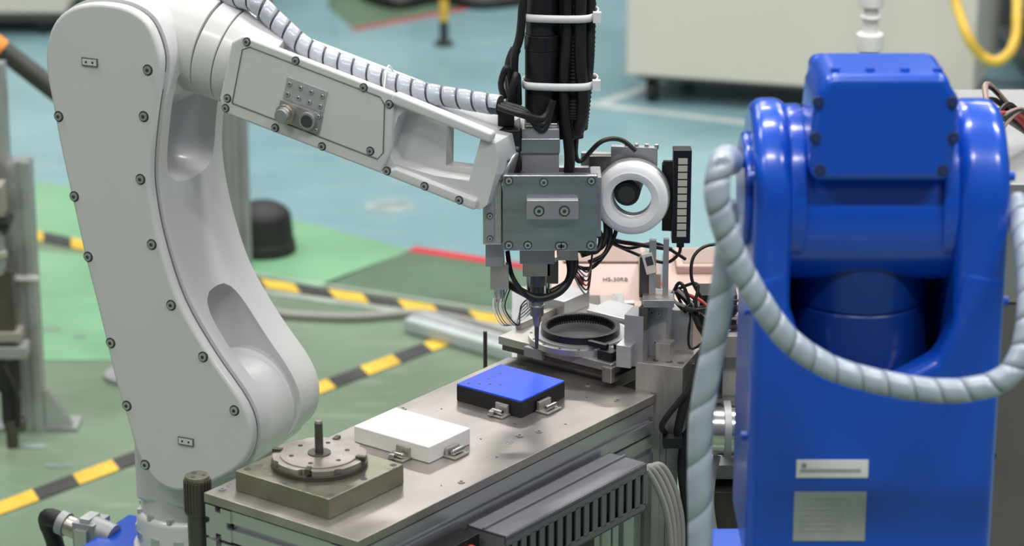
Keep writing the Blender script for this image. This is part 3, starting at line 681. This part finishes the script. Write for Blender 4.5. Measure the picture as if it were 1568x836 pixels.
for x,z in [(.2475,1.235),(.2475,1.09),(.2475,.95)]: mb.cyl((x+.001,2.73,z),(x-.006,2.73,z),.005,'blue',seg=16)
for x,z in [(.5085,1.235),(.509,1.10)]: mb.cyl((x,2.73,z),(x+.006,2.73,z),.005,'blue',seg=16)
for x in (.325,.36,.395,.428): mb.cyl((x,2.715,1.347),(x,2.715,1.353),.005,'blue',seg=16)
mb.done('housing_screws',bl)
mb=MB(); mb.bx(.298,.3735,2.7015,2.704,.914,.934,'tie'); mb.bx(.297,.373,2.7015,2.704,.842,.898,'label')
mb.bx(.302,.366,2.7012,2.7018,.920,.9245,'label'); mb.cyl((.306,2.7018,.928),(.306,2.7011,.928),.003,'alum2',seg=12)
for k in range(7): mb.bx(.303,.350-.004*(k%3),2.7012,2.7018,.889-.006*k,.8903-.006*k,'alum2')
mb.done('rating_labels',bl,.0006)
tA=[(.228,2.78,1.235),(.220,2.70,1.262),(.211,2.64,1.280),(.204,2.61,1.280),(.200,2.60,1.255),(.210,2.60,1.215),(.234,2.60,1.162),(.268,2.60,1.111),(.300,2.60,1.084),(.336,2.60,1.067),(.402,2.60,1.052),(.450,2.60,1.050),(.490,2.60,1.062),(.510,2.61,1.088),(.518,2.63,1.13),(.522,2.68,1.17),(.522,2.76,1.20)]
mb=MB(); mb.tube(tA,.0120,'tubebin'); mb.done('dress_pack_core',bl); mb=MB(); mb.spiral(tA,.0120,'tubeb',.0270,.0256); mb.done('dress_pack_wrap',bl)
tB=[(.212,2.635,1.235),(.215,2.635,1.21),(.214,2.635,1.175),(.209,2.635,1.13),(.203,2.635,1.083),(.193,2.635,1.013),(.192,2.635,.95),(.194,2.635,.881),(.197,2.64,.75),(.215,2.66,.70),(.235,2.70,.69)]
mb=MB(); mb.tube(tB,.0120,'tubebin'); mb.done('air_hose_core',bl); mb=MB(); mb.spiral(tB,.0120,'tubeb',.06,.0592); mb.done('air_hose_wrap',bl)
# ------------------------------------------------------------ right cabinet with cables
g=G('control_cabinet',(0,0,0)); mb=MB(); mb.bx(.615,1.0,3.62,4.1,.03,.955,'greycab'); mb.bx(.60,1.02,3.60,4.12,.955,.975,'alum2'); mb.bx(.62,.98,3.615,3.62,.80,.93,'alum2'); mb.bx(.62,1.0,3.64,4.08,0,.03,'black'); mb.done('cabinet_body',g,.003)
mb=MB()
for k in range(12):
    r=random.random; mb.tube([(.62+.02*r(),3.60,.62),(.61+.02*r(),3.595,.93),(.625+.03*r(),3.65,1.0+.05*r()),(.66+.05*r(),3.75,1.03+.05*r()),(.74,3.8,.985)],.003+.002*r(),['pinkdk','black','redwire','black','pinkdk','black'][k%6],8)
mb.done('cable_loom',g)
mb=MB(); mb.tube([(.60,3.58,.82),(.605,3.55,.70),(.63,3.55,.62),(.67,3.6,.58)],.006,'black'); mb.done('black_hose',g)
# ------------------------------------------------------------ posts left
g=G('aluminium_frame_post',(0,0,0)); mb=MB()
extr(mb,(-.958,5.2,.0),(-.958,5.2,.56),.045,up=(1,0,0)); extr(mb,(-.998,5.22,0),(-.998,5.22,.75),.035,up=(1,0,0))
mb.prism([(-.934,0),(-.88,0),(-.88,.01),(-.928,.085),(-.934,.085)],5.19,5.21,'alu'); mb.bx(-1.03,-.87,5.18,5.25,0,.008,'alum2'); mb.box((-.965,5.174,.326),(.07,.006,.008),'tie'); mb.done('post_profiles',g,.0)
g=G('pneumatic_clamp_unit',(0,-.02,0)); mb=MB()
mb.bx(-1.03,-.975,5.11,5.16,.475,.538,'greyb'); mb.bx(-1.03,-.965,5.10,5.16,.455,.470,'black'); mb.cyl((-1.0,5.12,.36),(-1.0,5.12,.45),.022,'alum2'); mb.cyl((-1.0,5.12,.395),(-1.0,5.12,.41),.027,'chrome')
mb.bx(-1.03,-.955,5.10,5.15,.225,.245,'greyb'); mb.bx(-1.03,-.945,5.10,5.15,.19,.215,'alum2'); mb.bx(-1.02,-.965,5.11,5.15,.245,.37,'dsteel'); mb.bx(-1.03,-.97,5.11,5.15,.44,.48,'dsteel')
mb.cyl((-.985,5.12,.19),(-.985,5.12,.12),.024,'black'); mb.cyl((-.985,5.12,.12),(-.985,5.12,.05),.018,'rubber'); mb.cyl((-.978,5.12,.06),(-.978,5.12,.035),.022,'dsteel'); mb.cyl((-.985,5.12,.0),(-.985,5.12,.06),.012,'dsteel')
mb.tube([(-.99,5.1,.18),(-.965,5.09,.12),(-.97,5.1,.05)],.006,'rubber')
mb.done('clamp_body',g,.002)
g=G('steel_column',(0,0,0)); mb=MB()
extr(mb,(-.645,6.0,0),(-.645,6.0,1.0),.036,'alum2',up=(1,0,0)); extr(mb,(-.609,6.0,0),(-.609,6.0,1.0),.034,'alum2',up=(1,0,0)); mb.bx(-.665,-.58,5.97,6.03,0,.01,'alum2'); mb.done('column_profiles',g)
g=G('rubber_bumper_foot',(-.600,6.38,0)); mb=MB(); mb.cyl((0,0,0),(0,0,.03),.080,'rubber',r2=.078,seg=40); mb.cyl((0,0,.028),(0,0,.085),.075,'rubber',r2=.07,seg=40); mb.ell((0,0,.085),(.07,.07,.042),'rubber'); mb.done('bumper',g,.004)
g=G('floor_cable',(0,0,0)); mb=MB(); mb.tube([(-.66,6.05,.01),(-.60,5.96,.012),(-.53,5.89,.012),(-.474,5.87,.011),(-.35,5.86,.011),(-.21,5.885,.011),(-.10,5.83,.011),(.05,5.7,.011)],.009,'cablegrey'); mb.done('cable',g)
g=G('cable_floor_duct',(0,0,0)); mb=MB()
a=math.atan2(5.60-5.80,.02+.21)
mb.box((-.09,5.70,.017),(.34,.07,.034),'wline',Matrix.Rotation(a,3,'Z')); mb.box((-.09,5.70,.030),(.34,.03,.016),'alum2',Matrix.Rotation(a,3,'Z')); mb.done('duct',g,.010,3)
g=G('striped_barrier_boom',(0,0,0)); mb=MB(); A=Vector((-1.35,5.5,.97)); Bv=Vector((-.80,5.5,.512)); n=7
for k in range(n):
    p=A.lerp(Bv,k/n); q=A.lerp(Bv,(k+1)/n); mb.cyl(p,q,.021,'orange' if k in (1,3) else 'tapeblk',seg=24)
mb.cyl((-.80,5.5,0),(-.80,5.5,.53),.02,'alum2'); mb.cyl((-.80,5.5,0),(-.80,5.5,.01),.06,'alum2'); mb.done('boom',g)
# ------------------------------------------------------------ background
def caster(mb,x,y):
    mb.cyl((x-.012,y,.032),(x+.012,y,.032),.032,'rubber'); mb.bx(x-.018,x-.014,y-.012,y+.012,.03,.085,'dsteel'); mb.bx(x+.014,x+.018,y-.012,y+.012,.03,.085,'dsteel'); mb.bx(x-.03,x+.03,y-.03,y+.03,.076,.086,'dsteel')
g=G('cream_equipment_cart',(.328,7.80,0),R(-16)); mb=MB(); mb.bx(0,1.0,0,.6,.085,.80,'cream'); mb.done('cart_body',g,.008)
mb=MB(); mb.bx(.02,.98,-.02,.002,.70,.72,'alum2')
for x,y in [(.07,.05),(.93,.05),(.07,.54),(.93,.54)]: caster(mb,x,y)
mb.bx(.03,.97,.03,.57,.07,.086,'dsteel'); mb.done('casters',g,.0)
g=G('cream_equipment_cart',(0,0,0)); mb=MB(); mb.bx(-2.0,-1.42,8.65,9.2,.075,.8,'cream'); mb.done('cart_body',g,.008); mb=MB()
for x in (-1.85,-1.50): caster(mb,x,8.70); caster(mb,x,9.1)
mb.bx(-1.99,-1.43,8.66,9.19,.05,.078,'dsteel'); mb.done('casters',g)
g=G('striped_pole',(-.214,8.53,0)); mb=MB()
for k in range(16): mb.cyl((0,0,.01+k*.07),(0,0,.08+k*.07),.014,'yellow' if k%2 else 'tapeblk',seg=20)
mb.cyl((0,0,0),(0,0,.012),.03,'tapeblk'); mb.done('pole',g)
g=G('machine_base_row',(0,0,0)); mb=MB()
for x0,x1,m in [(-1.35,-1.0,'alum2'),(-.95,-.62,'greycab'),(-.60,-.35,'greyb'),(-.10,.12,'greycab')]:
    mb.bx(x0,x1,9.28,9.9,.04,1.0,m)
    for x in (x0+.04,x1-.04): mb.cyl((x,9.33,0),(x,9.33,.04),.02,'dsteel')
mb.done('machine_cabinets',g,.006)
g=G('steel_workbench',(0,0,0)); mb=MB()
mb.bx(-1.4,-1.0,8.9,9.22,.12,.14,'alum2')
for x in (-1.38,-1.02):
    for y in (8.92,9.2): mb.cyl((x,y,0),(x,y,.7),.015,'alum2')
mb.bx(-1.4,-1.0,8.9,9.22,.7,.72,'alum2'); mb.done('bench_frame',g)
g=G('black_floor_hose',(0,0,0)); mb=MB(); mb.tube([(-.5,9.20,.02),(-.38,9.05,.02),(-.25,9.15,.02),(-.1,9.05,.02),(.1,9.15,.02)],.018,'black'); mb.done('hose',g)
g=G('storage_rack',(0.12,0,0)); mb=MB()
for x in (1.42,2.1):
    for y in (7.9,8.5): extr(mb,(x,y,0),(x,y,1.2),.04,up=(1,0,0))
for z,m in ((.05,'greycab'),(.2,'alum2'),(.5,'cream'),(.9,'alum2')): mb.bx(1.4,2.12,7.88,8.52,z,z+.03,m)
mb.bx(1.46,2.05,7.95,8.45,.08,.17,'dsteel'); mb.bx(1.46,2.05,7.95,8.45,.23,.40,'greycab'); mb.done('rack_frame',g)
g=G('yellow_hose',(0,0,0)); mb=MB(); mb.tube([(1.12,7.30,.82),(1.128,7.20,.62),(1.15,7.1,.48),(1.175,7.0,.39),(1.215,7.0,.335),(1.262,7.0,.322),(1.31,7.05,.37),(1.36,7.3,.50),(1.53,7.86,.72)],.013,'yellow',ridge=.1); mb.done('hose',g)
g=G('white_air_filter_stand',(.634,4.8,0)); mb=MB()
mb.cyl((0,0,0),(0,0,.80),.02,'alum2'); mb.cyl((0,0,0),(0,0,.01),.08,'alum2'); mb.cyl((0,0,.79),(0,0,.87),.018,'tie'); mb.cyl((0,0,.873),(0,0,.905),.024,'tie'); mb.cyl((0,0,.90),(0,0,.955),.013,'tie'); mb.cyl((0,0,.93),(0,0,.938),.019,'tie'); mb.cyl((0,0,.952),(0,0,.985),.022,'tie'); mb.cyl((0,0,.985),(0,0,1.05),.017,'tie')
mb.done('filter',g,.003)
# ------------------------------------------------------------ lights
w=bpy.data.worlds.new('w'); sc.world=w; w.use_nodes=True; nt=w.node_tree
bg=nt.nodes['Background']; tc=nt.nodes.new('ShaderNodeTexCoord'); sx=nt.nodes.new('ShaderNodeSeparateXYZ'); rp=nt.nodes.new('ShaderNodeValToRGB')
nt.links.new(tc.outputs['Generated'],sx.inputs[0]); nt.links.new(sx.outputs['Z'],rp.inputs[0]); nt.links.new(rp.outputs[0],bg.inputs[0])
rp.color_ramp.elements[0].color=(.24,.26,.265,1); rp.color_ramp.elements[0].position=0; rp.color_ramp.elements[1].color=(.82,.85,.88,1); rp.color_ramp.elements[1].position=.9
bg.inputs[1].default_value=.34
def lamp(x,y,z,sx_,sy,p,rz=0):
    l=bpy.data.lights.new('ceiling_lamp','AREA'); l.shape='RECTANGLE'; l.size=sx_; l.size_y=sy; l.energy=p; l.color=(1,.975,.935)
    o=bpy.data.objects.new('ceiling_lamp',l); COL.objects.link(o); o.location=(x,y,z); o.rotation_euler=(0,0,rz)
for x in (-2.2,0.,2.2):
    for y in (.8,3.6,6.4,9.2): lamp(x,y,4.2,1.3,.22,{-2.2:42,0.:56,2.2:66}[x] if y<6 else 56)
# ------------------------------------------------------------ camera
cam=bpy.data.cameras.new('camera'); cam.lens=97.5; cam.sensor_width=36; cam.clip_end=60
cam.dof.use_dof=True; cam.dof.focus_distance=3.56; cam.dof.aperture_fstop=5.0
co=bpy.data.objects.new('camera',cam); COL.objects.link(co); co.location=(0,0,2.018); co.rotation_euler=(R(72),0,0); sc.camera=co
